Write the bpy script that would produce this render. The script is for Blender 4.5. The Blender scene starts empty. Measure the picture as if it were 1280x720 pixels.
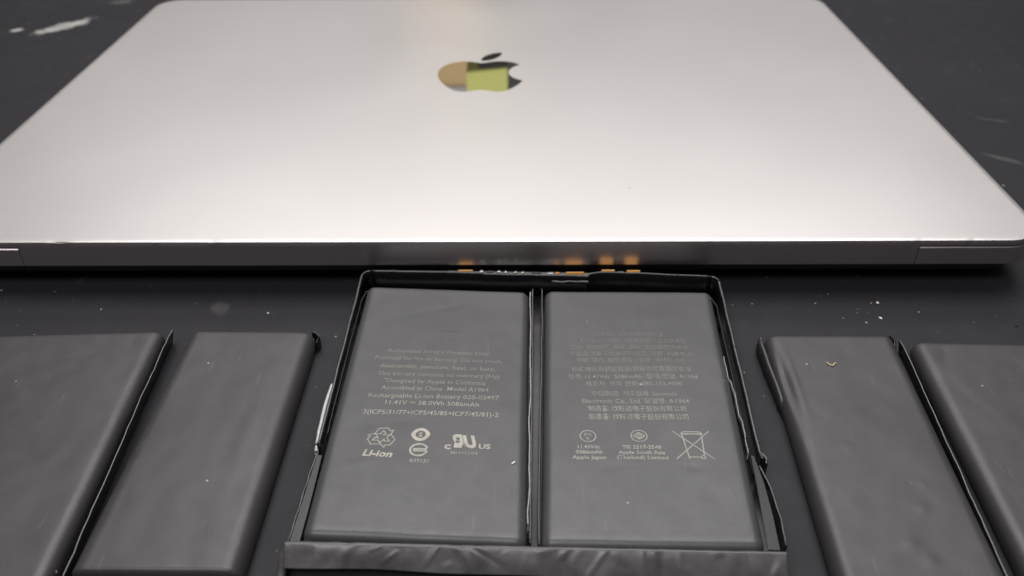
import bpy, bmesh, math, random
from mathutils import Vector, Matrix, noise
random.seed(7)
MM = 0.001
scene = bpy.context.scene
COL = scene.collection

# ------------------------------------------------------------------ camera
cam_d = bpy.data.cameras.new('camera')
cam = bpy.data.objects.new('camera', cam_d); COL.objects.link(cam)
cam_d.sensor_width = 36.0
cam_d.lens = 1065.5 / 1280 * 36
cam_d.clip_start = 0.005; cam_d.clip_end = 50
PITCH, ROLL = math.radians(35.197), math.radians(-0.449)
cam.location = (0, 0, 133.52 * MM)
cam.rotation_euler = (Matrix.Rotation(math.pi / 2 - PITCH, 3, 'X') @ Matrix.Rotation(ROLL, 3, 'Z')).to_euler()
cam_d.dof.use_dof = True
cam_d.dof.focus_distance = 0.186
cam_d.dof.aperture_fstop = 20
scene.camera = cam

# ------------------------------------------------------------------ world, lamps, exposure
world = bpy.data.worlds.new('World'); scene.world = world; world.use_nodes = True
bg = world.node_tree.nodes['Background']
bg.inputs[0].default_value = (1.0, 0.97, 0.97, 1); bg.inputs[1].default_value = 0.06
def area(name, loc, target, sx, sy, power, col):
    d = bpy.data.lights.new(name, 'AREA'); d.shape = 'RECTANGLE'; d.size = sx; d.size_y = sy
    d.energy = power; d.color = col
    o = bpy.data.objects.new(name, d); COL.objects.link(o); o.location = loc
    o.rotation_euler = (Vector(target) - Vector(loc)).to_track_quat('-Z', 'Y').to_euler()
    return o
area('ceiling_and_fill_lamp', (0.03, 0.55, 1.15), (0.0, 0.15, 0), 1.1, 0.6, 15, (1.0, 0.975, 0.965))
area('ceiling_and_fill_lamp', (0.03, 1.35, 1.2), (0.0, 0.2, 0), 1.7, 0.35, 6.7, (1.0, 0.965, 0.955))  # added far lamp, brightens the lid towards its near edge
area('ceiling_and_fill_lamp', (-0.35, -0.75, 1.5), (0, 0.35, 0), 1.2, 0.5, 18, (1.0, 0.975, 0.965))  # added fill behind the camera, lights the packages the emblem mirrors
scene.view_settings.view_transform = 'Standard'; scene.view_settings.look = 'None'
scene.view_settings.exposure = 0.0; scene.view_settings.gamma = 1.0
scene.view_settings.use_curve_mapping = False

# ------------------------------------------------------------------ materials
class NT:
    def __init__(s, name):
        s.m = bpy.data.materials.new(name); s.m.use_nodes = True
        s.t = s.m.node_tree; s.b = s.t.nodes['Principled BSDF']
    def n(s, typ, **kw):
        x = s.t.nodes.new(typ)
        for k, v in kw.items(): setattr(x, k, v)
        return x
    def l(s, a, b): s.t.links.new(a, b)
    def coord(s): return s.n('ShaderNodeTexCoord').outputs['Object']
    def noise(s, scale, detail=3, rough=.55, vec=None, dist=0):
        x = s.n('ShaderNodeTexNoise'); x.inputs['Scale'].default_value = scale; x.inputs['Detail'].default_value = detail
        x.inputs['Roughness'].default_value = rough; x.inputs['Distortion'].default_value = dist
        s.l(vec if vec is not None else s.coord(), x.inputs['Vector']); return x.outputs['Fac']
    def ramp(s, fac, a, b, ca=0.0, cb=1.0):
        x = s.n('ShaderNodeMapRange'); x.inputs[1].default_value = a; x.inputs[2].default_value = b
        x.inputs[3].default_value = ca; x.inputs[4].default_value = cb
        s.l(fac, x.inputs[0]); return x.outputs[0]
    def math(s, op, a, b=None):
        x = s.n('ShaderNodeMath', operation=op)
        for i, v in enumerate((a, b)):
            if v is None: continue
            if isinstance(v, (int, float)): x.inputs[i].default_value = v
            else: s.l(v, x.inputs[i])
        return x.outputs[0]
    def mix(s, fac, a, b):
        x = s.n('ShaderNodeMix', data_type='RGBA')
        for sock, v in ((x.inputs[0], fac), (x.inputs[6], a), (x.inputs[7], b)):
            if isinstance(v, (int, float)): sock.default_value = v
            elif isinstance(v, tuple): sock.default_value = (*v, 1)
            else: s.l(v, sock)
        return x.outputs[2]
    def bump(s, h, strength, dist):
        x = s.n('ShaderNodeBump'); x.inputs['Strength'].default_value = strength; x.inputs['Distance'].default_value = dist
        s.l(h, x.inputs['Height']); s.l(x.outputs[0], s.b.inputs['Normal'])
    def specks(s, scale, keep, rmax, vec=None):
        # dust: one dot per voronoi cell, only in the cells whose random value passes
        v = s.n('ShaderNodeTexVoronoi'); v.inputs['Scale'].default_value = scale
        s.l(vec if vec is not None else s.coord(), v.inputs['Vector'])
        sep = s.n('ShaderNodeSeparateColor'); s.l(v.outputs['Color'], sep.inputs[0])
        on = s.math('GREATER_THAN', sep.outputs[0], keep)
        rad = s.math('MULTIPLY', s.math('MULTIPLY', sep.outputs[1], sep.outputs[1]), rmax)
        return s.math('MULTIPLY', on, s.ramp(s.math('SUBTRACT', rad, v.outputs['Distance']), -.01, .02))
    def set(s, **kw):
        for k, v in kw.items():
            i = s.b.inputs[k.replace('_', ' ')]
            if isinstance(v, tuple): i.default_value = (*v, 1)
            elif isinstance(v, (int, float)): i.default_value = v
            else: s.l(v, i)
        return s

def mat_plain(name, col, rough, metal=0.0, spec=0.5, var=0.15, scale=400):
    m = NT(name); f = m.noise(scale)
    lo = tuple(c * (1 - var) for c in col); hi = tuple(min(1, c * (1 + var)) for c in col)
    m.set(Base_Color=m.mix(f, lo, hi), Roughness=m.ramp(f, .3, .7, rough * .9, min(1, rough * 1.1)), Metallic=metal)
    m.b.inputs['Specular IOR Level'].default_value = spec
    return m

def mat_film(name, col, rough, dust=.93):
    m = NT(name); big = m.noise(45, 4); fine = m.noise(2600, 2); mid = m.noise(260, 5, .6)
    c = m.mix(m.ramp(big, .3, .7), tuple(x * .88 for x in col), tuple(x * 1.12 for x in col))
    d = m.specks(300, dust, .11)
    st = m.n('ShaderNodeMapping'); st.inputs['Scale'].default_value = (1, .12, 1); st.inputs['Rotation'].default_value = (0, 0, .9)
    m.l(m.coord(), st.inputs[0])
    scr = m.ramp(m.noise(900, 2, .5, st.outputs[0]), .69, .76)
    c = m.mix(m.math('MULTIPLY', scr, .07), c, (.3, .3, .31))
    c = m.mix(m.math('MULTIPLY', d, .75), c, (.45, .44, .42))
    m.set(Base_Color=c, Roughness=m.ramp(mid, .3, .7, rough - .04, rough + .05))
    m.b.inputs['Specular IOR Level'].default_value = .5
    h = m.math('ADD', m.math('MULTIPLY', fine, .25), mid)
    m.bump(h, .30, .00014)
    return m

def mat_table():
    m = NT('black_table_mat'); co = m.coord()
    big = m.noise(9, 4, vec=co); mid = m.noise(120, 5, .6, co); fine = m.noise(2200, 2, vec=co)
    c = m.mix(m.ramp(big, .3, .7), (.0180, .0174, .0203), (.0230, .0223, .0258))
    haze = m.ramp(m.noise(28, 5, .65, co, .6), .56, .78, 0, .06)           # wiped grime
    c = m.mix(haze, c, (.16, .16, .165))
    # smears of dried white residue, each an ellipse with a ragged edge: x, y, angle, half length, half width, strength
    rag = m.noise(160, 4, .6, co)
    for (x, y, ang, a, b, k) in ((-.2172, .4127, 50, .0150, .0052, .80), (-.2375, .4078, 35, .0036, .0019, .95),
                                 (-.0770, .1812, 10, .0026, .0034, .08), (.1690, .2640, -38, .0065, .0016, .10),
                                 (.180, .296, -20, .006, .0012, .06), (-.203, .452, 20, .006, .004, .14),
                                 (.150, .278, -60, .005, .001, .05), (-.118, .20, 75, .008, .0012, .05)):
        mp = m.n('ShaderNodeMapping', vector_type='TEXTURE')
        mp.inputs['Location'].default_value = (x, y, 0); mp.inputs['Rotation'].default_value = (0, 0, math.radians(ang))
        mp.inputs['Scale'].default_value = (a, b, 1); m.l(co, mp.inputs[0])
        ln = m.n('ShaderNodeVectorMath', operation='LENGTH'); m.l(mp.outputs[0], ln.inputs[0])
        e = m.math('ADD', ln.outputs['Value'], m.ramp(rag, .25, .75, -.45, .45))
        k2 = m.math('MULTIPLY', m.ramp(e, 1.1, .65), k)
        c = m.mix(m.math('MULTIPLY', k2, m.ramp(mid, .25, .6, .55, 1)), c, (.42, .41, .39))
    d = m.math('MAXIMUM', m.specks(480, .36, .13, co), m.specks(130, .74, .085, co))
    c = m.mix(m.math('MULTIPLY', d, m.ramp(m.noise(35, 2, vec=co), .36, .6, .12, .9)), c, (.40, .39, .36))
    m.set(Base_Color=c, Roughness=m.ramp(mid, .3, .7, .48, .60)); m.b.inputs['Specular IOR Level'].default_value = .15
    m.bump(m.math('ADD', m.math('MULTIPLY', fine, .5), mid), .12, .00010)
    return m.m

def mat_alu(name, col, rough):
    m = NT(name); f = m.noise(5200, 2); g = m.noise(14, 3); sm = m.ramp(m.noise(26, 5, .65, None, .8), .52, .74)
    c = m.mix(m.ramp(g, .3, .7), tuple(c * .99 for c in col), tuple(min(1, c * 1.01) for c in col))
    c = m.mix(m.math('MULTIPLY', m.specks(65, .80, .035), .55), c, (.25, .24, .24))
    rg = m.math('ADD', m.ramp(g, .3, .7, rough - .006, rough + .006), m.math('MULTIPLY', sm, .005))
    m.set(Base_Color=c, Metallic=1.0, Roughness=rg)
    m.bump(f, .14, .00003)
    return m.m

M = {}
M['table'] = mat_table()
M['alu'] = mat_alu('anodised_aluminium', (.712, .692, .684), .43)
M['alu_edge'] = mat_alu('anodised_aluminium_edge', (.66, .605, .61), .37)
M['mirror'] = mat_plain('polished_logo', (.95, .95, .95), .035, 1.0, var=.03).m
M['under'] = mat_plain('underside', (.05, .05, .05), .6).m
M['rubber'] = mat_plain('rubber_foot', (.012, .012, .012), .8).m
M['film'] = mat_film('black_cell_film', (.053, .0525, .0540), .42).m
M['outer_film'] = mat_film('black_outer_cell_film', (.038, .0357, .0375), .43, .90).m
M['film_edge'] = mat_film('folded_film_edge', (.016, .016, .017), .36).m
M['plastic'] = mat_plain('black_tray_plastic', (.006, .006, .007), .22, var=.3).m
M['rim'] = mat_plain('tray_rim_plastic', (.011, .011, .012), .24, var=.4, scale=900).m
M['seam_top'] = mat_plain('film_edge_highlight', (.17, .17, .172), .4, var=.4, scale=1200).m  # pale tone painted in for the bright line along the seam tops
M['rim_top'] = mat_plain('tray_edge_highlight', (.075, .075, .08), .3, var=.6, scale=900).m  # lighter colour stands in for the specular line on the tray rims
M['scuffed'] = mat_plain('scuffed_plastic', (.016, .016, .017), .5, var=.3, scale=1500).m
M['glint_grey'] = mat_plain('glint_grey_plastic', (.42, .42, .415), .3, var=.25, scale=900).m  # pale grey put in for the glint on bent glossy black plastic
M['glue'] = mat_plain('dried_glue', (.30, .30, .30), .35, var=.8, scale=2500).m
M['pcb'] = mat_plain('circuit_board', (.16, .17, .14), .45, var=.2).m
M['solder'] = mat_plain('solder', (.36, .35, .36), .3, 1.0).m
M['gold'] = mat_plain('copper_flex', (.85, .42, .10), .45, 0.0, var=.1).m
M['chip'] = mat_plain('chip', (.02, .02, .022), .35).m
M['crumb_tan'] = mat_plain('tan_crumb', (.44, .33, .22), .7, var=.35, scale=3000).m
M['crumb_pale'] = mat_plain('pale_crumb', (.75, .66, .58), .6, var=.2, scale=3000).m
M['white_fleck'] = mat_plain('white_fleck', (.8, .8, .78), .6).m
M['yellow'] = mat_plain('added_yellow_green_card', (.86, .88, .27), .6, var=.05, scale=60).m
M['card'] = mat_plain('added_brown_cardboard', (.82, .60, .31), .75, var=.08, scale=60).m
M['added_grey_card'] = mat_plain('added_grey_card', (.62, .61, .62), .7, var=.05, scale=60).m
M['added_dark_card'] = mat_plain('added_dark_card', (.02, .02, .021), .6, var=.1, scale=60).m

def mat_tape():
    m = NT('wrinkled_tape'); mid = m.noise(180, 4, .6)
    m.set(Base_Color=m.mix(m.ramp(mid, .35, .65), (.052, .050, .051), (.085, .082, .083)), Roughness=m.ramp(mid, .3, .7, .26, .42))
    m.bump(m.noise(300, 2, .5, None, .6), .10, .0003)
    return m.m
M['tape'] = mat_tape()

INK, FILM = (.42, .40, .345), (.053, .0525, .0540)
_ink = {}
def ink(w):
    """printed ink mixed into the film colour as painted-in glare: w = how much shows"""
    w = round(w, 2)
    if w not in _ink:
        m = NT('printed_ink'); f = m.ramp(m.noise(700, 3, .6), .34, .66, w * .72, min(1, w * 1.12))
        m.set(Base_Color=m.mix(f, FILM, INK), Roughness=.5)
        _ink[w] = m.m
    return _ink[w]

# ------------------------------------------------------------------ helpers
def put(name, verts, faces, mat, root=None, parent=None, smooth=True, origin=None, raw=False):
    """verts in mm (world, or in the root's own frame when raw) -> one mesh object"""
    o0 = Vector((0, 0, 0)) if raw else Vector(origin if origin is not None else (root.location / MM if root is not None else (0, 0, 0)))
    me = bpy.data.meshes.new(name)
    me.from_pydata([((Vector(v) - o0) * MM)[:] for v in verts], [], faces)
    if isinstance(mat, (list, tuple)):
        for x in mat: me.materials.append(x)
    else: me.materials.append(mat)
    if smooth: me.polygons.foreach_set('use_smooth', [True] * len(me.polygons))
    me.update()
    ob = bpy.data.objects.new(name, me); COL.objects.link(ob)
    p = parent if parent is not None else root
    if p is not None: ob.parent = p
    elif origin is not None: ob.location = Vector(origin) * MM
    return ob
def sharp(ob, deg=35):
    ob.data.set_sharp_from_angle(angle=math.radians(deg)); return ob
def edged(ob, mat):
    """the rounded top of a wall is painted paler than its sides as a highlight"""
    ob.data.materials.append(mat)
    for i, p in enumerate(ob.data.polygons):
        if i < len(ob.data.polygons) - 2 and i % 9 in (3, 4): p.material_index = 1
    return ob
def thing(name, label, cat, loc=(0, 0, 0), rotz=0, group=None):
    o = bpy.data.objects.new(name, None); COL.objects.link(o); o.empty_display_size = .01
    o.location = Vector(loc) * MM; o.rotation_euler = (0, 0, rotz); tag(o, label, cat, group); return o
def tag(o, label, cat, group=None):
    o['label'] = label; o['category'] = cat
    if group: o['group'] = group
    return o

def rrect(x0, x1, y0, y1, r, n=10, front_step=None):
    """counter-clockwise outline of a rounded rectangle; extra points along the near edge on request"""
    pts = []
    for cx, cy, a0 in ((x1 - r, y0 + r, -90), (x1 - r, y1 - r, 0), (x0 + r, y1 - r, 90), (x0 + r, y0 + r, 180)):
        for i in range(n + 1):
            a = math.radians(a0 + 90 * i / n); pts.append((cx + r * math.cos(a), cy + r * math.sin(a)))
    if front_step:
        a, b = pts[-1][0], pts[0][0]; k = int((b - a) / front_step)
        pts += [(a + (b - a) * i / k, y0) for i in range(1, k)]
    return pts
def loft(rings, cap0=True, cap1=True):
    n = len(rings[0]); v = [p for r in rings for p in r]; f = []
    for k in range(len(rings) - 1):
        for i in range(n):
            j = (i + 1) % n; f.append((k * n + i, k * n + j, (k + 1) * n + j, (k + 1) * n + i))
    if cap0: f.append(tuple(reversed(range(n))))
    if cap1: f.append(tuple(range((len(rings) - 1) * n, len(rings) * n)))
    return v, f
def box(x0, x1, y0, y1, z0, z1, b=0.0):
    r = rrect(x0, x1, y0, y1, max(b, .02), 3); c = rrect(x0 + b, x1 - b, y0 + b, y1 - b, max(b * .3, .01), 3)
    if b == 0: return loft([[(x, y, z0) for x, y in r], [(x, y, z1) for x, y in r]])
    return loft([[(x, y, z0) for x, y in c], [(x, y, z0 + b) for x, y in r], [(x, y, z1 - b) for x, y in r], [(x, y, z1) for x, y in c]])
def resample(path, step):
    """path of (x, y, ...) resampled, all columns interpolated"""
    out = []
    for a, b in zip(path, path[1:]):
        d = math.dist(a[:2], b[:2]); k = max(1, int(round(d / step)))
        for i in range(k): out.append(tuple(p + (q - p) * i / k for p, q in zip(a, b)))
    out.append(tuple(path[-1])); return out
def wall(path, t, z0=0.0, lean=0.0, step=2.0, wob=0.0, zw=0.0, seed=0):
    """thin upright wall along (x, y, ztop) with a rounded top; lean moves the foot sideways (left of the path is +)"""
    p = resample(path, step); sec = []
    for i, a in enumerate(p):
        q0, q1 = p[max(0, i - 1)], p[min(len(p) - 1, i + 1)]
        d = Vector((q1[0] - q0[0], q1[1] - q0[1], 0)).normalized(); nrm = Vector((-d.y, d.x, 0))
        w = wob * noise.noise(Vector((a[0] * .13 + seed, a[1] * .13, 3.1))) + wob * .4 * noise.noise(Vector((a[0] * .5 + seed, a[1] * .5, 9.1)))
        zt = a[2] + zw * noise.noise(Vector((a[0] * .3, a[1] * .3, seed + 5.0)))
        c = Vector((a[0], a[1], 0)) + nrm * w; h = t / 2; s = []
        s.append(c + nrm * (h + lean) + Vector((0, 0, z0)))
        for k in range(7):
            th = math.pi * k / 6; s.append(c + nrm * (h * math.cos(th)) + Vector((0, 0, zt - h + h * math.sin(th))))
        s.append(c + nrm * (-h + lean) + Vector((0, 0, z0)))
        sec.append(s)
    m = 9; v = [q for s in sec for q in s]; f = []
    for i in range(len(sec) - 1):
        for k in range(m):
            l = (k + 1) % m; f.append((i * m + k, i * m + l, (i + 1) * m + l, (i + 1) * m + k))
    f.append(tuple(range(m))); f.append(tuple(reversed(range((len(sec) - 1) * m, len(sec) * m))))
    return v, f

# ------------------------------------------------------------------ the table
tb = put('tabletop', *box(-1500, 1500, -700, 1500, -30, 0, 2), M['table'], smooth=False)
tb['kind'] = 'structure'

# ------------------------------------------------------------------ laptop, hinge side towards the camera
LW, LD = 304.1, 212.4
lap = thing('laptop', 'closed silver laptop with its hinge side facing the battery cells', 'laptop', (-11.71, 188.8, 0), -0.010254)
def ins(d, r): return rrect(-LW / 2 + d, LW / 2 - d, d, LD - d, max(r - d, .5), 12, 1.5)
NICKS = ((-106.6, 2.0, .30), (-66.5, .8, .16), (-82.0, .7, .12), (-135.0, 1.6, .12), (28.0, .5, .10), (118.0, .6, .1), (131.0, .5, .1))
def nick(x, y):
    if y > 1.2: return 0
    return sum(d * max(0, 1 - ((x - c) / w) ** 2) for c, w, d in NICKS)
R_ = 10.5
rings = [[(x, y, 13.7) for x, y in ins(0, R_)],
         [(x, y, 15.24 - nick(x, y) * .8) for x, y in ins(0, R_)],
         [(x, y + nick(x, y) * .6, 15.285 - nick(x, y)) for x, y in ins(.025, R_)],
         [(x, y + nick(x, y) * .9, 15.30) for x, y in ins(.06, R_)],
         [(x, y, 15.30) for x, y in ins(1.6, R_)], [(x, y, 15.30) for x, y in ins(6, R_)]]
v, f = loft(rings)
lid = sharp(put('lid', v, f, [M['alu'], M['alu_edge']], lap, raw=True), 30)
nr = len(rings[0])
for p in lid.data.polygons[:3 * nr]: p.material_index = 1          # the cut edge of the lid is finished smoother than its face
# hinge bar, continuous with the lid's edge between the two corners of the case
put('hinge_bar', *box(-118.25, 118.1, 0, 6.5, 8.0, 13.702, 0), M['alu_edge'], lap, smooth=False, raw=True)
# case: corners either side of the bar, then the underside curving in
o = rrect(-LW / 2, LW / 2, 0, LD, R_, 12)
cut = o + [(-118.42, 0), (-118.42, 7), (118.28, 7), (118.28, 0)]
def shrink(pts, d):
    out = []
    for x, y in pts:
        if abs(x) <= 118.5 and y < 8: out.append((x + math.copysign(d, x), max(y, d) if y < 1 else y)); continue
        k = ((LW / 2 - d) / (LW / 2), (LD / 2 - d) / (LD / 2)); out.append((x * k[0], LD / 2 + (y - LD / 2) * k[1]))
    return out
v, f = loft([[(x, y, 8.0) for x, y in cut], [(x, y, 12.98) for x, y in cut], [(x, y, 13.22) for x, y in shrink(cut, .24)]])
sharp(put('case', v, f, M['alu_edge'], lap, smooth=True, raw=True), 30)
prof = [(1.2, 7.99), (1.7, 6.6), (2.6, 5.0), (4, 3.6), (8, 2.4), (14, 1.6), (20, 1.4)]
v, f = loft([[(x, y, z) for x, y in rrect(-LW / 2 + d, LW / 2 - d, d, LD - d, max(R_ - d * .3, 4), 10)] for d, z in prof][::-1])
put('bottom_cover', v, f, M['under'], lap, raw=True)
for sx in (-1, 1):
    for yy in (24, LD - 24):
        v, f = loft([[(sx * 122 + 8 * math.cos(a * math.pi / 12), yy + 8 * math.sin(a * math.pi / 12), z) for a in range(24)] for z in (.0, 1.5)])
        put('rubber_foot', v, f, M['rubber'], lap, smooth=False, raw=True)
# emblem: a polished inlay (bitten fruit with a leaf), built from cubic curves
def svg(start, segs, n=10):
    p = [start]; x, y = start
    for a in segs:
        c1, c2, e = (x + a[0], y + a[1]), (x + a[2], y + a[3]), (x + a[4], y + a[5])
        for i in range(1, n + 1):
            t = i / n; u = 1 - t
            p.append(tuple(u ** 3 * s + 3 * u * u * t * q + 3 * u * t * t * r + t ** 3 * g for s, q, r, g in zip((x, y), c1, c2, e)))
        x, y = e
    if math.dist(p[0], p[-1]) < .02: p.pop()
    return p
fruit = svg((12.152, 6.896), [(-.948, 0, -2.415, -1.078, -3.96, -1.04), (-2.04, .027, -3.91, 1.183, -4.961, 3.014), (-2.117, 3.675, -.546, 9.103, 1.519, 12.09),
    (1.013, 1.454, 2.208, 3.09, 3.792, 3.039), (1.52, -.065, 2.09, -.987, 3.935, -.987), (1.831, 0, 2.35, .987, 3.96, .948), (1.637, -.026, 2.676, -1.48, 3.676, -2.948),
    (1.156, -1.688, 1.636, -3.325, 1.662, -3.415), (-.039, -.013, -3.182, -1.221, -3.22, -4.857), (-.026, -3.04, 2.48, -4.494, 2.597, -4.559),
    (-1.429, -2.09, -3.623, -2.324, -4.39, -2.376), (-2, -.156, -3.675, 1.09, -4.61, 1.09)])
leaf = svg((15.53, 3.83), [(.843, -1.012, 1.4, -2.427, 1.245, -3.83), (-1.207, .052, -2.662, .805, -3.532, 1.818), (-.78, .896, -1.454, 2.338, -1.273, 3.714), (1.338, .104, 2.715, -.688, 3.559, -1.701)])
SX, SY = 31.5 / 19.4, 40.0 / 24.0
for nm, sh in (('emblem', fruit), ('emblem_leaf', leaf)):
    pts = [((x - 12.0) * SX - .8, 140.6 - y * SY) for x, y in reversed(sh)]
    v, f = loft([[(x, y, 15.28) for x, y in pts], [(x, y, 15.325) for x, y in pts]])
    put(nm, v, f, M['mirror'], lap, parent=lid, smooth=False, raw=True)

# ------------------------------------------------------------------ pouch cells
class Cell:
    """quad = far-left, far-right, near-right, near-left outline on the table (mm)"""
    def __init__(s, quad, H, z0=0.0, rs=2.6, re=1.5, rz=2.2, amp=.07, seed=0, extra=None):
        s.q = [Vector(p) for p in quad]; s.H, s.z0, s.rs, s.re, s.rz, s.amp, s.seed, s.extra = H, z0, rs, re, rz, amp, seed, extra
        s.w = ((s.q[1] - s.q[0]).length + (s.q[2] - s.q[3]).length) / 2
        s.l = ((s.q[3] - s.q[0]).length + (s.q[2] - s.q[1]).length) / 2
    def xy(s, x, y):          # local mm, x from the left edge, y from the near edge
        u, w = x / s.w, y / s.l
        return (s.q[3] * (1 - u) + s.q[2] * u) * (1 - w) + (s.q[0] * (1 - u) + s.q[1] * u) * w
    def inv(s, X, Y):
        x, y = s.w / 2, s.l / 2
        for _ in range(12):
            d = Vector((X, Y)) - s.xy(x, y); ax = s.xy(x + 1, y) - s.xy(x, y); ay = s.xy(x, y + 1) - s.xy(x, y)
            det = ax.x * ay.y - ax.y * ay.x
            x += (d.x * ay.y - d.y * ay.x) / det; y += (ax.x * d.y - ax.y * d.x) / det
        return x, y
    def e(s, x, y):
        ex = max(0, abs(x - s.w / 2) - (s.w / 2 - s.rs)) / s.rs; ey = max(0, abs(y - s.l / 2) - (s.l / 2 - s.re)) / s.re
        return ex, ey
    def z(s, x, y):
        ex, ey = s.e(x, y); e = min(1.0, (ex ** 2.2 + ey ** 2.2) ** (1 / 2.2))
        base = s.H - s.rz + s.rz * math.sqrt(max(0, 1 - e * e))
        cx, cy = (x / s.w - .5) * 2, (y / s.l - .5) * 2
        k = (1 - min(1, e))
        base += s.amp * 3 * (1 - cx * cx) * (1 - cy * cy) * k
        p = Vector((x * .06 + s.seed, y * .045, s.seed * 1.7)); base += s.amp * 2.2 * noise.noise(p) * k
        p = Vector((x * .22 + s.seed, y * .16, s.seed * .7 + 4)); base += s.amp * .9 * noise.noise(p) * (.6 + .4 * k)
        if s.extra: base += s.extra(x, y) * min(1, k * 3 + .15)
        return s.z0 + base
    def top(s, X, Y):
        return s.z(*s.inv(X, Y))
    def axis(s, L, r, n, m):
        a = [r - r * math.cos(math.pi / 2 * i / n) if False else r * (1 - math.sin(math.pi / 2 * (1 - i / n))) for i in range(n)]
        b = [r + (L - 2 * r) * i / m for i in range(m + 1)]
        return a + b + [L - t for t in reversed(a)]
    def mesh(s):
        xs, ys = s.axis(s.w, s.rs, 9, 44), s.axis(s.l, s.re, 8, 84); nx, ny = len(xs), len(ys); v, f = [], []
        for y in ys:
            for x in xs:
                ex, ey = s.e(x, y); e = (ex ** 2.2 + ey ** 2.2) ** (1 / 2.2); X, Y = x, y
                if e > 1:
                    X = s.w / 2 + math.copysign(s.w / 2 - s.rs + ex / e * s.rs, x - s.w / 2) if ex > 0 else x
                    Y = s.l / 2 + math.copysign(s.l / 2 - s.re + ey / e * s.re, y - s.l / 2) if ey > 0 else y
                p = s.xy(X, Y); v.append((p.x, p.y, s.z(X, Y)))
        for j in range(ny - 1):
            for i in range(nx - 1): f.append((j * nx + i, j * nx + i + 1, (j + 1) * nx + i + 1, (j + 1) * nx + i))
        rim = [i for i in range(nx)] + [j * nx + nx - 1 for j in range(1, ny)] + [(ny - 1) * nx + i for i in range(nx - 2, -1, -1)] + [j * nx for j in range(ny - 2, 0, -1)]
        c = s.xy(s.w / 2, s.l / 2); prev = rim
        for k, (dz, k_in) in enumerate(((.35, .15), (.0, .9))):
            cur = []
            for i in rim:
                x, y, z = v[i]; d = (c - Vector((x, y))).normalized() * k_in
                cur.append(len(v)); v.append((x + d.x, y + d.y, s.z0 + (z - s.z0) * dz))
            for a in range(len(rim)):
                b = (a + 1) % len(rim); f.append((prev[b], prev[a], cur[a], cur[b]))
            prev = cur
        f.append(tuple(reversed(prev))); return v, f

def bumps(lst):
    def g(x, y):
        t = 0
        for (cx, cy, a, b, ang, h) in lst:
            dx, dy = x - cx, y - cy; c, s_ = math.cos(ang), math.sin(ang)
            t += h * math.exp(-((dx * c + dy * s_) / a) ** 2 - ((-dx * s_ + dy * c) / b) ** 2)
        return t
    return g

# ---- left wide cell
wl = thing('battery_cell', 'wide black battery cell with upright folded seam, cut off by left picture edge', 'battery cell', (-106, 124, 0), group='loose black battery cells')
c = Cell([(-131.5, 164.3), (-85.6, 165.9), (-82.4, 84), (-128.5, 82)], 5.0, rs=2.7, rz=2.7, seed=1.3, amp=.07, extra=bumps([(20, 60, 1.5, 9, .5, .07), (34, 30, 2, 2, 0, .08), (28, 72, 6, .8, .2, -.06), (12, 48, 1, 7, -.4, -.07), (40, 78, .8, 3, .3, -.12)]))
put('pouch', *c.mesh(), M['outer_film'], wl)
edged(put('folded_seam', *wall([(-84.1, 166.6, 4.2), (-83.9, 163, 4.6), (-82.3, 130, 4.6), (-80.4, 96, 4.6), (-79.9, 84, 4.4)], .32, .4, lean=-.9, wob=.35, zw=.15, seed=2), M['film_edge'], wl), M['seam_top'])
# ---- left narrow cell
nl = thing('battery_cell', 'narrow black battery cell between the left wide cell and the tray', 'battery cell', (-64, 130, 0), group='loose black battery cells')
c = Cell([(-79.6, 166.0), (-48.2, 165.0), (-49.1, 94.8), (-80.3, 95.4)], 5.0, rs=3.2, rz=3.4, re=1.3, seed=4.1, amp=.07, extra=bumps([(24, 40, 2, 22, 0, .10), (13, 22, 3, 3, 0, .05)]))
put('pouch', *c.mesh(), M['outer_film'], nl)
put('corner_tab', *wall([(-49.2, 165.2, 4.5), (-48.2, 164.9, 4.4), (-47.3, 164.0, 4.0), (-47.9, 162.6, 3.0)], .45, .3, step=.5, wob=.2, seed=3), M['plastic'], nl)
# ---- right narrow cell
nrw = thing('battery_cell', 'narrow black battery cell right of the tray with a tan crumb on top', 'battery cell', (75, 128, 0), group='loose black battery cells')
crease = bumps([(1.9, 60, .75, 9.5, 0.02, -.75), (3.6, 60, .7, 10, 0.02, .18), (10, 40, 1.2, 1.0, 0, .1), (20, 24, 1.4, .9, .5, .13), (15, 16, 1.6, 1, .2, .14), (17.5, 12, 1.6, 1, .2, .16), (14, 50, 6, .7, .25, .05), (22, 30, 1, 1, 0, .08)])
c_nr = Cell([(61.2, 162.3), (92.3, 161.6), (86.8, 84.0), (56.6, 84.6)], 5.0, rs=2.6, rz=3.0, re=1.2, seed=7.7, amp=.07, extra=crease)
put('pouch', *c_nr.mesh(), M['outer_film'], nrw)
put('folded_flap', *wall([(60.6, 162.6, 3.6), (60.0, 160, 4.3), (59.9, 150, 3.9), (60.0, 141, 3.3), (60.4, 137.5, 1.6)], .9, .2, lean=-.2, step=1.2, wob=.3, seed=8), M['outer_film'], nrw)
put('torn_corner', *wall([(91.4, 161.7, 4.5), (92.1, 161.3, 4.3), (92.4, 160.4, 3.8), (92.3, 159.2, 2.6)], .45, .3, step=.5, wob=.2, seed=5), M['plastic'], nrw)
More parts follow.
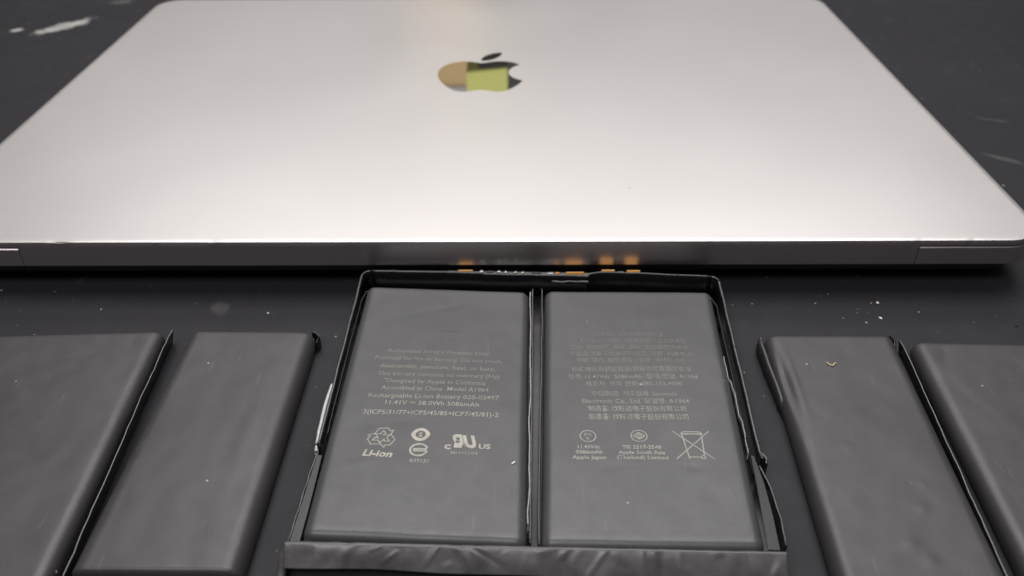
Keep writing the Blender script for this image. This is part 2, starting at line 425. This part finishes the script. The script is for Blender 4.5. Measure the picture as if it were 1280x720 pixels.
# ---- right wide cell
wr = thing('battery_cell', 'wide black battery cell with upright folded seam, cut off by right picture edge', 'battery cell', (112, 120, 0), group='loose black battery cells')
c = Cell([(95.6, 159.4), (141, 157.2), (135.5, 76), (89.8, 78)], 5.0, rs=2.7, rz=2.7, seed=11.2, amp=.07, extra=bumps([(9, 60, 1.4, 8, .4, .06), (16, 40, 5, .8, .3, -.05), (22, 70, 1, 5, .2, -.06), (6, 76, .7, 3, -.2, -.1)]))
put('pouch', *c.mesh(), M['outer_film'], wr)
edged(put('folded_seam', *wall([(93.0, 159.6, 4.7), (93.1, 157, 4.7), (90.6, 130, 4.6), (87.3, 96, 4.6), (86.2, 84, 4.5)], .32, .4, lean=.9, wob=.3, zw=.15, seed=6), M['film_edge'], wr), M['seam_top'])

# ------------------------------------------------------------------ battery pack: tray with two printed cells
pk = thing('battery_pack', 'open black plastic tray holding two printed battery cells', 'battery pack', (5, 142, 0))
tray = [(-39.3, 99.2), (-39.6, 124), (-39.2, 187.2), (53.9, 182.6), (49.2, 119), (47.6, 97.4)]
v, f = loft([[(x, y, z) for x, y in tray] for z in (.05, .6)])
put('tray_floor', v, [tuple(reversed(q)) for q in f], M['plastic'], pk, smooth=False)
def corner(cx, cy, r, a0, a1, z, n=6): return [(cx + r * math.cos(math.radians(a0 + (a1 - a0) * i / n)), cy + r * math.sin(math.radians(a0 + (a1 - a0) * i / n)), z) for i in range(n + 1)]
# upper walls: left, back (in two pieces, the right one a separate flap), right
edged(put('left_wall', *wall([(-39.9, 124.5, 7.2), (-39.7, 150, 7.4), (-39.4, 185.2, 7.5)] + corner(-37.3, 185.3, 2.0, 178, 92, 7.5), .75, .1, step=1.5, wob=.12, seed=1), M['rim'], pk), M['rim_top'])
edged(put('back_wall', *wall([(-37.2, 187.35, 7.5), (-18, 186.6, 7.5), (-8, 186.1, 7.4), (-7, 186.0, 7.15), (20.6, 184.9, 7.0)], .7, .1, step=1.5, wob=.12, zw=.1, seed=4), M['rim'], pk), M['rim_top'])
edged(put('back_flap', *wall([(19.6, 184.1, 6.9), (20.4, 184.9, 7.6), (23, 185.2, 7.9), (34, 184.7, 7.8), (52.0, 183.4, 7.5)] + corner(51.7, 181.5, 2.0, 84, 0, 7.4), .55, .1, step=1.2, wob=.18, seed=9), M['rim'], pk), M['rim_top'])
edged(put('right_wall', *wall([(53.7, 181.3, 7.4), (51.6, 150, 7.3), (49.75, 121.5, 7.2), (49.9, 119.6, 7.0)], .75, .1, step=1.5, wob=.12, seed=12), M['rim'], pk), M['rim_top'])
put('front_wall', *wall([(-40.6, 100.6, 5.6), (47.6, 97.6, 5.6)], .7, .1, step=3), M['plastic'], pk)
# lower, cut down side walls with the flat ledge left beside them
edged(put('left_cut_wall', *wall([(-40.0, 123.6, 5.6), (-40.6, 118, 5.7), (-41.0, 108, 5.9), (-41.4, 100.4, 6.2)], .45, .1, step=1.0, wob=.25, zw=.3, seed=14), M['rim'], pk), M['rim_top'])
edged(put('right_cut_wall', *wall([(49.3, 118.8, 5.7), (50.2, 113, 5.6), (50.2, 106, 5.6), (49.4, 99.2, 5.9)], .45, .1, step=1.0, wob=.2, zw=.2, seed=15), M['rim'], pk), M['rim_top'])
def ledge(name, a, b, z, th=.4, mat='scuffed'):
    n = len(a); v = [(x, y, z + .08 * noise.noise(Vector((x, y * .4, z)))) for x, y in a] + [(x, y, z - .1) for x, y in b]
    v += [(x, y, w - th) for x, y, w in v[:2 * n]]; f = []
    for i in range(n - 1):
        f += [(i, n + i, n + i + 1, i + 1), (2 * n + i, 2 * n + i + 1, 3 * n + i + 1, 3 * n + i), (i, i + 1, 2 * n + i + 1, 2 * n + i), (n + i, 3 * n + i, 3 * n + i + 1, n + i + 1)]
    f += [(0, 2 * n, 3 * n, n), (n - 1, 2 * n - 1, 4 * n - 1, 3 * n - 1)]
    return sharp(put(name, v, f, M[mat], pk))
ledge('left_ledge', [(-39.9, 122.5), (-40.3, 116), (-40.7, 108), (-41.1, 100.5)], [(-39.0, 122.5), (-39.0, 116), (-39.1, 108), (-39.3, 100.8)], 5.9)
ledge('right_ledge', [(48.0, 121), (47.4, 114), (46.6, 106), (45.7, 98)], [(48.6, 121), (48.9, 114), (48.6, 106), (47.9, 98)], 6.3)
# broken left edge: a sliver of wall bent outwards with its glint painted in as pale grey
put('bent_sliver', *wall([(-40.3, 143, 7.0), (-40.6, 139, 6.9), (-40.8, 134, 6.6), (-40.75, 129, 6.3), (-40.6, 125.6, 6.1)], .8, 4.8, lean=.3, step=.8, wob=.15, seed=21), M['glint_grey'], pk)
put('bent_sliver', *wall([(-40.55, 125.1, 6.0), (-40.4, 123.6, 5.9)], .8, 4.8, step=.4), M['glint_grey'], pk)
edged(put('side_latch', *wall([(50.0, 121.4, 7.0), (50.7, 119.6, 7.1), (50.5, 118.6, 6.6)], .6, .4, step=.4), M['rim'], pk), M['rim_top'])
# adhesive frayed along the inside of the right wall
put('adhesive_strip', *wall([(48.9, 152, 6.6), (48.5, 140, 6.5), (48.0, 128, 6.4), (47.9, 122, 6.0)], .18, 4.2, step=.7, wob=.5, zw=.7, seed=31), M['glue'], pk)
# divider: two ribs with a groove
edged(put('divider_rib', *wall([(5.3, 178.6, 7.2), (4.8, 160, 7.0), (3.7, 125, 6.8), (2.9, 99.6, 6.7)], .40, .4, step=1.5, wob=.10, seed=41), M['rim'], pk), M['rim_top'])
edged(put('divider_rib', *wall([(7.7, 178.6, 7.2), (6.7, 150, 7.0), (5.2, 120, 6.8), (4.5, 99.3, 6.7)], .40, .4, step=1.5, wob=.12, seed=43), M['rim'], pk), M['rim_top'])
put('dried_adhesive', *wall([(4.75, 177.6, 7.0), (4.4, 160, 6.9), (3.35, 125, 6.7), (2.65, 104, 6.6)], .28, 4.5, step=.5, wob=.22, zw=.35, seed=45), M['glue'], pk)
put('glass_flake', *wall([(20.0, 183.2, 6.3), (15, 183.6, 6.0), (10.5, 183.4, 6.3)], .14, 5.7, step=.6, wob=.5, zw=.2, seed=46), M['glue'], pk)
# board behind the back wall and the flex loops bent over its edge, facing the laptop
def by(x): return 186.98 - .045 * (x + 17)                 # back of the wall at x
v, f = box(-17, 21, 0, 1.1, 4.6, 6.75, .1)
put('circuit_board', [(x, y + by(x), z) for x, y, z in v], f, M['pcb'], pk, smooth=False)
for x, w, z1, m in ((-8.0, 1.0, 7.35, 'solder'), (-3.4, .9, 7.3, 'solder'), (-1.6, .7, 7.25, 'solder'), (1.0, .7, 7.2, 'solder'), (2.9, .6, 7.2, 'solder'),
                    (-5.8, 1.7, 7.2, 'chip'), (6.4, 2.4, 7.1, 'chip'), (10.2, 1.6, 7.1, 'solder'), (28.6, 1.6, 7.7, 'solder')):
    v, f = box(x - w / 2, x + w / 2, .08, .75, 6.7, z1, .08)
    put({'solder': 'solder_pad', 'chip': 'chip'}[m], [(q, y + by(x), z) for q, y, z in v], f, M[m], pk, smooth=False)
for x, w, zt, d in ((-12.3, 3.8, 7.65, 1.7), (12.0, 1.0, 7.4, 1.4), (16.6, 4.6, 7.6, 2.2), (25.3, 3.4, 8.25, 2.4), (31.9, 3.4, 8.2, 2.4)):
    y0 = by(x) + (.35 if x > 20 else 0); pr = [(y0, 5.0), (y0, zt - .15), (y0 + .12, zt), (y0 + .35, zt - .1)] + [(y0 + .35 + (d - .35) * k / 4, zt - .1 - 1.0 * (d - .35) * k / 4) for k in range(1, 5)] + [(y0 + d, 4.8)]
    n = len(pr); v = [(x - w / 2, y, z) for y, z in pr] + [(x + w / 2, y, z) for y, z in pr]
    f = [(k, k + 1, n + k + 1, n + k) for k in range(n - 1)] + [tuple(range(n - 1, -1, -1)), tuple(range(n, 2 * n)), (n - 1, 0, n, 2 * n - 1)]
    sharp(put('flex_loop', v, f, M['gold'], pk))

# tape folded over the front wall
def tape(x0, x1, seed, ya, yb, drop, zt):
    """film pulled over the front wall: slack between long straight creases"""
    rnd = random.Random(seed); nx, ny = 260, 26; v = []; folds = []
    for k in range(26):
        cx = x0 + (x1 - x0) * (k + rnd.uniform(.1, .9)) / 26; an = rnd.choice((rnd.uniform(-.35, .35), rnd.uniform(.7, 1.25), rnd.uniform(-1.25, -.7)))
        folds.append((cx, rnd.uniform(.3, 3.4), math.cos(an), math.sin(an), rnd.uniform(.35, 1.3), rnd.choice((-1, 1, 1)) * rnd.uniform(.06, .24), rnd.uniform(1.2, 4.5)))
    for j in range(ny):
        s_ = j / (ny - 1)
        for i in range(nx):
            u = i / (nx - 1); x = x0 + (x1 - x0) * u; y0 = ya + (yb - ya) * u; t = s_ * 4.2
            if s_ < .10: y, z = y0 + .35 - s_ / .10 * .5, zt + .15 * s_ / .10
            else:
                k = (s_ - .10) / .90; y, z = y0 - .15 - k * (2.8 + drop(u)), zt + .15 - 2.9 * k ** 1.2 - drop(u) * k
            d = .30 * noise.noise(Vector((x * .10, s_ * .8, seed))) + .12 * noise.noise(Vector((x * .35, s_ * 1.6, seed + 3)))
            for cx, ct, ca, sa, w, h, ln in folds:
                p, q = (x - cx) * ca + (t - ct) * sa, -(x - cx) * sa + (t - ct) * ca
                if abs(p) < w and abs(q) < ln: d += h * (1 - abs(p) / w) * (1 - (q / ln) ** 2)
            d *= min(1, s_ * 5 + .1); e = .16 * noise.noise(Vector((x * .5, 7.7, seed))) * (j == 0)
            v.append((x, y - d * .5 + e, z + d * .7))
    f = [(j * nx + i, (j + 1) * nx + i, (j + 1) * nx + i + 1, j * nx + i + 1) for j in range(ny - 1) for i in range(nx - 1)]
    return v, f
tp = put('tape', *tape(-41.9, 48.9, 3.3, 100.4, 97.2, lambda u: .1 + 1.5 * u + .5 * noise.noise(Vector((u * 5.0, 1.7, 0))), 6.35), M['tape'], pk)
md = tp.modifiers.new('thickness', 'SOLIDIFY'); md.thickness = .00012
# tail of the tape stuck down at the left corner
v, f = wall([(-41.9, 100.2, 6.3), (-42.3, 98.6, 4.4), (-42.5, 96.6, 2.2), (-42.2, 94.6, .8)], 1.6, .05, step=.5, wob=.3, seed=51)
put('tape_tail', v, f, M['tape'], pk)

cL = Cell([(-37.4, 181.2), (4.3, 178.2), (2.3, 98.9), (-39.0, 101.2)], 6.6, .6, rs=2.2, rz=2.2, re=1.8, seed=15.5, amp=.07,
          extra=bumps([(20, 70, 9, 1.0, .4, -.06), (22, 73, .8, 5, .3, -.08), (8, 18, 2, 1, .3, .09), (30, 66, .5, 6, -.1, -.06), (16, 30, 14, 1, .1, -.03)]))
cR = Cell([(8.4, 178.6), (51.0, 177.6), (45.3, 97.6), (4.9, 98.7)], 6.6, .6, rs=2.2, rz=2.2, re=1.8, seed=19.1, amp=.07,
          extra=bumps([(14, 19, 2.5, .8, .2, -.10), (30, 19, 1.6, 1, -.3, -.16), (31, 17.8, 1.6, .8, -.3, .12), (24, 48, 10, 1.6, .55, .06), (22, 70, .8, 8, .1, .06)]))
cellL = put('printed_cell', *cL.mesh(), M['film'], pk)
cellR = put('printed_cell', *cR.mesh(), M['film'], pk)
cellL['label'] = 'left cell printed with English battery text and a recycling mark'
cellR['label'] = 'right cell printed with Chinese and Korean text and a crossed out bin'
# thin bead along the right cell's outer shoulder
put('cell_wrap_edge', *wall([(46.6, 177.2, 6.2), (50.4, 175.6, 6.4), (51.3, 172, 6.3), (49.6, 146, 6.0), (48.2, 126, 5.9)], .25, 3.0, step=1.0, wob=.12, seed=61), M['rim'], pk)
put('cell_wrap_edge', *wall([(-33, 181.0, 6.0), (-37.6, 179.6, 6.2), (-38.3, 176, 6.2), (-38.8, 150, 6.0), (-39.0, 128, 5.8)], .25, 3.0, step=1.0, wob=.12, seed=63), M['rim'], pk)

# ------------------------------------------------------------------ printing on the two cells (flat ink following the film)
FONT = bpy.data.fonts.load('<builtin>')
def text_mesh(body, bold=0.0):
    cu = bpy.data.curves.new('t', 'FONT'); cu.body = body; cu.font = FONT; cu.size = 1; cu.resolution_u = 2; cu.fill_mode = 'FRONT'; cu.offset = bold
    ob = bpy.data.objects.new('t', cu); COL.objects.link(ob)
    dg = bpy.context.evaluated_depsgraph_get(); me = bpy.data.meshes.new_from_object(ob.evaluated_get(dg))
    v = [tuple(x.co[:2]) for x in me.vertices]; f = [tuple(p.vertices) for p in me.polygons]
    bpy.data.objects.remove(ob); bpy.data.curves.remove(cu); bpy.data.meshes.remove(me); return v, f
def lay(cell, parent, name, v2, faces, w):
    put(name, [(x, y, cell.top(x, y) + .035) for x, y in v2], faces, ink(w), pk, parent=parent, smooth=True)
def line(cell, parent, body, a, b, h, w, bold=0.002, shear=0.0, name='printed_text'):
    """text from a to b (mm), capital height h"""
    v, f = text_mesh(body, bold)
    if not v: return
    x0, x1 = min(p[0] for p in v), max(p[0] for p in v)
    a, b = Vector(a), Vector(b); d = (b - a); L = d.length; d.normalize(); n = Vector((-d.y, d.x)); sy = h / .727; sx = L / (x1 - x0)
    out = []
    for x, y in v:
        yy = (y - .3635) * sy; q = a + d * ((x - x0) * sx + shear * yy) + n * yy; out.append((q.x, q.y))
    lay(cell, parent, name, out, f, w)
def strokes(cell, parent, name, polys, wd, w):
    """polys: list of (points, closed); drawn as flat bands of width wd"""
    v, f = [], []
    for pts, closed in polys:
        pts = [Vector(p) for p in pts]; n = len(pts); k0 = len(v)
        for i, p in enumerate(pts):
            a = pts[i - 1] if (i > 0 or closed) else p; b = pts[(i + 1) % n] if (i < n - 1 or closed) else p
            d1 = (p - a).normalized() if (p - a).length > 1e-6 else (b - p).normalized(); d2 = (b - p).normalized() if (b - p).length > 1e-6 else d1
            m = d1 + d2; m = m.normalized() if m.length > 1e-3 else d1; nn = Vector((-m.y, m.x)); s_ = wd / 2 / max(.45, abs(nn.dot(Vector((-d1.y, d1.x)))))
            v += [tuple(p + nn * s_), tuple(p - nn * s_)]
        for i in range(n if closed else n - 1):
            j = (i + 1) % n; f.append((k0 + 2 * i, k0 + 2 * i + 1, k0 + 2 * j + 1, k0 + 2 * j))
    lay(cell, parent, name, v, f, w)
def circ(cx, cy, rx, ry, n=28, a0=0, a1=360): return [(cx + rx * math.cos(math.radians(a0 + (a1 - a0) * i / n)), cy + ry * math.sin(math.radians(a0 + (a1 - a0) * i / n))) for i in range(n if a1 - a0 == 360 else n + 1)]

P = (cL, cellL)
strokes(*P, 'warning_triangle', [([(-19.6, 161.3), (-16.4, 165.9), (-12.8, 161.1)], True), ([(-16.35, 164.2), (-16.3, 162.6)], False)], .28, .04)
line(*P, 'Warning', (-18.9, 158.9), (-13.2, 158.6), 1.2, .08)
for body, a, b, w in (('Authorized Service Provider Only', (-29.1, 154.0), (-5.3, 152.5), .28),
        ('Potential for fire or burning. Do not crush,', (-31.6, 151.6), (-2.3, 149.7), .30),
        ('disassemble, puncture, heat, or burn.', (-30.2, 148.7), (-3.8, 147.1), .36),
        ('This battery contains no mercury (Hg)', (-30.4, 146.0), (-3.0, 144.6), .33),
        ('Designed by Apple in California', (-28.0, 143.5), (-6.0, 142.3), .38),
        ('Assembled in China  Model A1964', (-29.0, 141.2), (-5.3, 140.1), .44),
        ('Rechargeable Li-ion Battery 020-02497', (-31.5, 138.8), (-3.0, 137.5), .52),
        ('11.41V \u2393 58.0Wh 5086mAh', (-27.5, 136.5), (-7.3, 135.4), .62),
        ('3(ICP5/31/77+ICP5/45/85+ICP7/45/81)-2', (-31.9, 133.7), (-3.1, 132.2), .68)):
    line(*P, body, a, b, 1.38, w)
# recycling mark: three chasing arrows in outline
arrow = [(-.50, .32), (-.24, .84), (.32, .84), (.50, .56), (.68, .66), (.52, .20), (.06, .22), (.22, .34), (.06, .62), (-.12, .30)]
cx, cy, R = -27.05, 125.9, 3.3; pol = []
for k in range(3):
    a = math.radians(-120 * k); ca, sa = math.cos(a), math.sin(a)
    pol.append(([(cx + R * (x * ca - y * sa), cy + .95 * R * (x * sa + y * ca)) for x, y in arrow], True))
strokes(*P, 'recycling_mark', pol, .22, .68)
line(*P, 'Li-ion', (-30.2, 121.7), (-24.3, 121.2), 1.75, .80, .032, .18)
# certification marks
lens = [(-21.5 + 0.0, 126.7)]
def lens_fill():
    n = 16; o = []; cx, cy = -19.1, 126.6
    for i in range(n + 1):
        t = -1 + 2 * i / n; o.append((cx + 2.0 * t, cy + 1.85 * (1 - abs(t) ** 2.0) ** .75 + .02))
    lo = [(x, 2 * cy - y) for x, y in o][::-1][1:-1]; inn = circ(cx, cy, 1.05, 1.05, len(o) + len(lo), 180, -180 + .001)[:-1]
    out = o + lo; n = len(out); v = out + inn[:n]; f = [(i, (i + 1) % n, n + (i + 1) % n, n + i) for i in range(n)]
    return v, [tuple(reversed(q)) for q in f]
v, f = lens_fill(); lay(*P, 'certification_mark', v, f, .92)
line(*P, 'S', (-19.55, 126.6), (-18.65, 126.55), 1.3, .6, .03)
strokes(*P, 'certification_mark', [(circ(-19.15, 122.3, 1.75, 1.6, 40, 14, 346), False), ([(-20.3, 122.55), (-17.5, 122.5)], False), ([(-20.3, 122.05), (-17.5, 122.0)], False)], .42, .72)
line(*P, 'R39121', (-20.7, 119.4), (-17.0, 119.2), 1.0, .50, .015, .15)
line(*P, 'c', (-14.0, 123.4), (-12.7, 123.35), 1.9, .75, .03)
line(*P, '\u042fU', (-12.5, 124.7), (-7.7, 124.4), 3.3, .80, .055, -.28)
line(*P, 'US', (-7.0, 123.1), (-4.6, 123.0), 1.35, .75, .03)
line(*P, 'MH45504', (-12.6, 121.4), (-7.2, 121.15), .85, .42)

P = (cR, cellR)
for body, a, b, w in (('\u672c\u7535\u6c60\u9700\u7531\u4e13\u4e1a\u6388\u6743\u670d\u52a1\u5546', (19.3, 159.5), (35.9, 159.1), .19),
        ('\u53ef\u80fd\u5f15\u8d77\u706b\u707e\u707c\u4f24. 12V \u6388\u6743\u670d\u52a1\u5546\u66f4\u6362\u7535\u6c60', (14.6, 157.1), (40.8, 156.6), .20),
        ('\u8b66\u544a: \u8bf7\u52ff\u6324\u538b, \u62c6\u5378, \u523a\u7a7f, \u52a0\u70ed\u6216\u711a\u70e7\u7535\u6c60', (13.5, 154.8), (40.9, 154.2), .23),
        ('\u4ea7\u54c1\u542b\u9502\u79bb\u5b50\u7535\u6c60\u4e0d\u5f97\u6324\u538b, \u62c6\u89e3, \u523a\u7834\u7535\u6c60', (13.2, 152.4), (41.5, 151.8), .24),
        ('\u523a\u7834, \u649e\u51fb, \u52a0\u70ed\u6216\u6295\u5165\u706b\u4e2d. \ubc30\ud130\ub9ac \ud3d0\uae30', (14.7, 150.1), (39.2, 149.6), .26),
        ('\u6807\u79f0\u7535\u538b\u53ca\u989d\u5b9a\u5bb9\u91cf/\u6a19\u7a31\u96fb\u58d3\u53ca\u984d\u5b9a\u5bb9\u91cf', (13.4, 147.0), (40.3, 146.5), .34),
        ('\uc815\uaca9: 11.41Vdc  5086mAh  \u578b\u53f7/\u578b\u865f: A1964', (12.4, 144.5), (41.3, 143.9), .38),
        ('\uc81c\uc870\uc790: \uc804\uc790 \uc804\ud654: 080-333-4000', (16.1, 142.0), (37.5, 141.6), .36),
        ('\u4e2d\u56fd\u5236\u9020  \uc81c\uc870\uc5c5\uccb4: Sunwoda', (17.3, 138.8), (35.8, 138.4), .34),
        ('Electronic Co., Ltd. \ubaa8\ub378\uba85: A1964', (15.0, 136.5), (38.0, 136.0), .46),
        ('\u5236\u9020\u5546: \u6b23\u65fa\u8fbe\u7535\u5b50\u80a1\u4efd\u6709\u9650\u516c\u53f8', (16.1, 134.1), (36.9, 133.6), .52),
        ('\u88fd\u9020\u5546: \u6b23\u65fa\u9054\u96fb\u5b50\u80a1\u4efd\u6709\u9650\u516c\u53f8', (16.0, 131.6), (37.0, 131.1), .55)):
    line(*P, body, a, b, 1.38, w)
strokes(*P, 'certification_mark', [(circ(15.4, 125.8, 1.6, 1.6), True)], .22, .62)
line(*P, 'PS', (14.7, 126.3), (16.2, 126.27), .85, .6); line(*P, 'E', (15.1, 125.2), (15.6, 125.19), .8, .6)
strokes(*P, 'certification_mark', [(circ(25.9, 125.7, 1.65, 1.6), True), ([(24.7, 125.7), (25.9, 126.7), (27.1, 125.7), (25.9, 124.7)], True), ([(25.9, 126.7), (25.9, 124.7)], False), (circ(25.9, 125.7, .5, .5, 12), True)], .20, .60)
for body, a, b in (('11.41Vdc', (13.1, 122.85), (17.6, 122.75)), ('5086mAh', (12.6, 121.4), (18.0, 121.3)), ('Apple Japan', (11.8, 119.95), (18.6, 119.8)),
                   ('TIS 2217-2548', (22.1, 122.7), (30.0, 122.55)), ('Apple South Asia', (21.2, 121.25), (30.6, 121.05)), ('(Thailand) Limited', (20.8, 119.85), (31.0, 119.65))):
    line(*P, body, a, b, 1.0, .58, .02)
strokes(*P, 'crossed_out_bin_mark', [([(32.9, 127.0), (40.2, 119.1)], False), ([(32.6, 119.2), (40.4, 126.8)], False),
    ([(34.6, 126.3), (35.1, 126.75), (38.4, 126.7), (38.9, 126.2)], True), ([(34.7, 126.0), (38.8, 125.9)], False), ([(34.7, 126.2), (35.2, 119.7), (37.6, 119.65)], False),
    ([(38.8, 126.1), (38.3, 120.0)], False), ([(35.2, 119.7), (35.2, 119.2)], False), (circ(38.05, 119.6, .42, .42, 14), True)], .24, .62)

# ------------------------------------------------------------------ crumbs, flecks and lint
def crumb(name, label, pts, r, mat, rest=0.0):
    """a small bent grain: tube with uneven radius along pts (x, y, dz)"""
    p = resample(pts, .22); v, f = [], []; m = 8; n = len(p); org = (pts[0][0], pts[0][1], rest)
    for i, a in enumerate(p):
        q0, q1 = p[max(0, i - 1)], p[min(n - 1, i + 1)]; d = Vector((q1[0] - q0[0], q1[1] - q0[1], q1[2] - q0[2])).normalized()
        s1 = d.cross(Vector((0, 0, 1))).normalized(); s2 = s1.cross(d)
        t = i / (n - 1); rr = r * (.35 + .65 * math.sin(math.pi * (.08 + .84 * t)) ** .6)
        for k in range(m):
            an = 2 * math.pi * k / m; q = Vector((a[0], a[1], 0)); w = rr * (1 + .35 * noise.noise(Vector((a[0] * 3 + k, a[1] * 3, k * 1.7))))
            v.append(Vector((a[0], a[1], rest + r * .8 + a[2])) + s1 * math.cos(an) * w + s2 * math.sin(an) * w * .8)
    for i in range(n - 1):
        for k in range(m): f.append((i * m + k, i * m + (k + 1) % m, (i + 1) * m + (k + 1) % m, (i + 1) * m + k))
    f += [tuple(reversed(range(m))), tuple(range((n - 1) * m, n * m))]
    return tag(put(name, v, f, M[mat], origin=org), label, 'debris')
zc = c_nr.top(73.7, 150.1)
crumb('crumb', 'tan V-shaped crumb lying on the right narrow battery cell', [(72.6, 150.9, .1), (73.0, 150.2, 0), (73.5, 149.7, 0), (73.9, 149.75, .1), (74.2, 150.3, .25), (74.8, 150.5, .1)], .20, 'crumb_tan', zc)
crumb('crumb', 'pale round crumb on the table behind the right narrow cell', [(95.9, 180.8, 0), (96.2, 180.7, 0), (96.5, 180.6, 0)], .42, 'crumb_pale')
crumb('white_fleck', 'small white fleck on the table just nearer than the pale crumb', [(94.5, 174.7, 0), (94.8, 174.3, 0), (95.0, 174.0, 0)], .22, 'white_fleck')
crumb('white_fleck', 'slanted white fleck on the left printed cell beside the divider', [(-.35, 118.2, 0), (.35, 118.9, 0)], .16, 'white_fleck', cL.top(0, 118.5))
crumb('dark_fleck', 'tiny dark fleck on the table behind the right wide cell', [(127.6, 170.6, 0), (128.4, 170.9, 0)], .3, 'chip')
crumb('white_fleck', 'white fleck on the table behind the left narrow cell', [(-64.0, 178.4, 0), (-63.6, 178.7, 0)], .22, 'white_fleck')
crumb('lint_fibre', 'thin pale curled fibre on the right printed cell near its outer edge', [(46.9, 149.3, 0), (46.0, 147.8, 0), (45.6, 145.4, 0), (46.1, 143.4, 0), (47.2, 142.6, 0)], .055, 'glue', cR.top(46, 146) - .1)

# ------------------------------------------------------------------ added for the polished emblem to mirror: two unseen packages behind the laptop
def prop(name, label, x0, x1, y0, y1, z1, z2, lower, upper, inset=0, tilt=0.0):
    t = thing(name, label, 'box', ((x0 + x1) / 2, (y0 + y1) / 2, 0))
    put('added_box_body', *box(x0 + inset, x1, y0, y1, 0, z1, .6), M[lower], t, smooth=False)
    v, f = box(x0 - .6, x1 + .6, y0 - .6, y1 + .6, z1 + .05, z2, .6); xc = (x0 + x1) / 2       # the lid is tilted to slant its reflection
    put('added_box_lid', [(x, y, z - tilt * (x - xc)) for x, y, z in v], f, M[upper], t, smooth=False)
prop('prop', 'added yellow-green topped package mirrored in the middle of the polished logo', -25.2, -2.1, 480, 500, 79.3, 112, 'added_dark_card', 'yellow', 7, .10)
prop('prop', 'added tan cardboard package mirrored in the left half of the polished logo', -62, -20.5, 560, 620, 121.5, 150, 'card', 'added_grey_card')
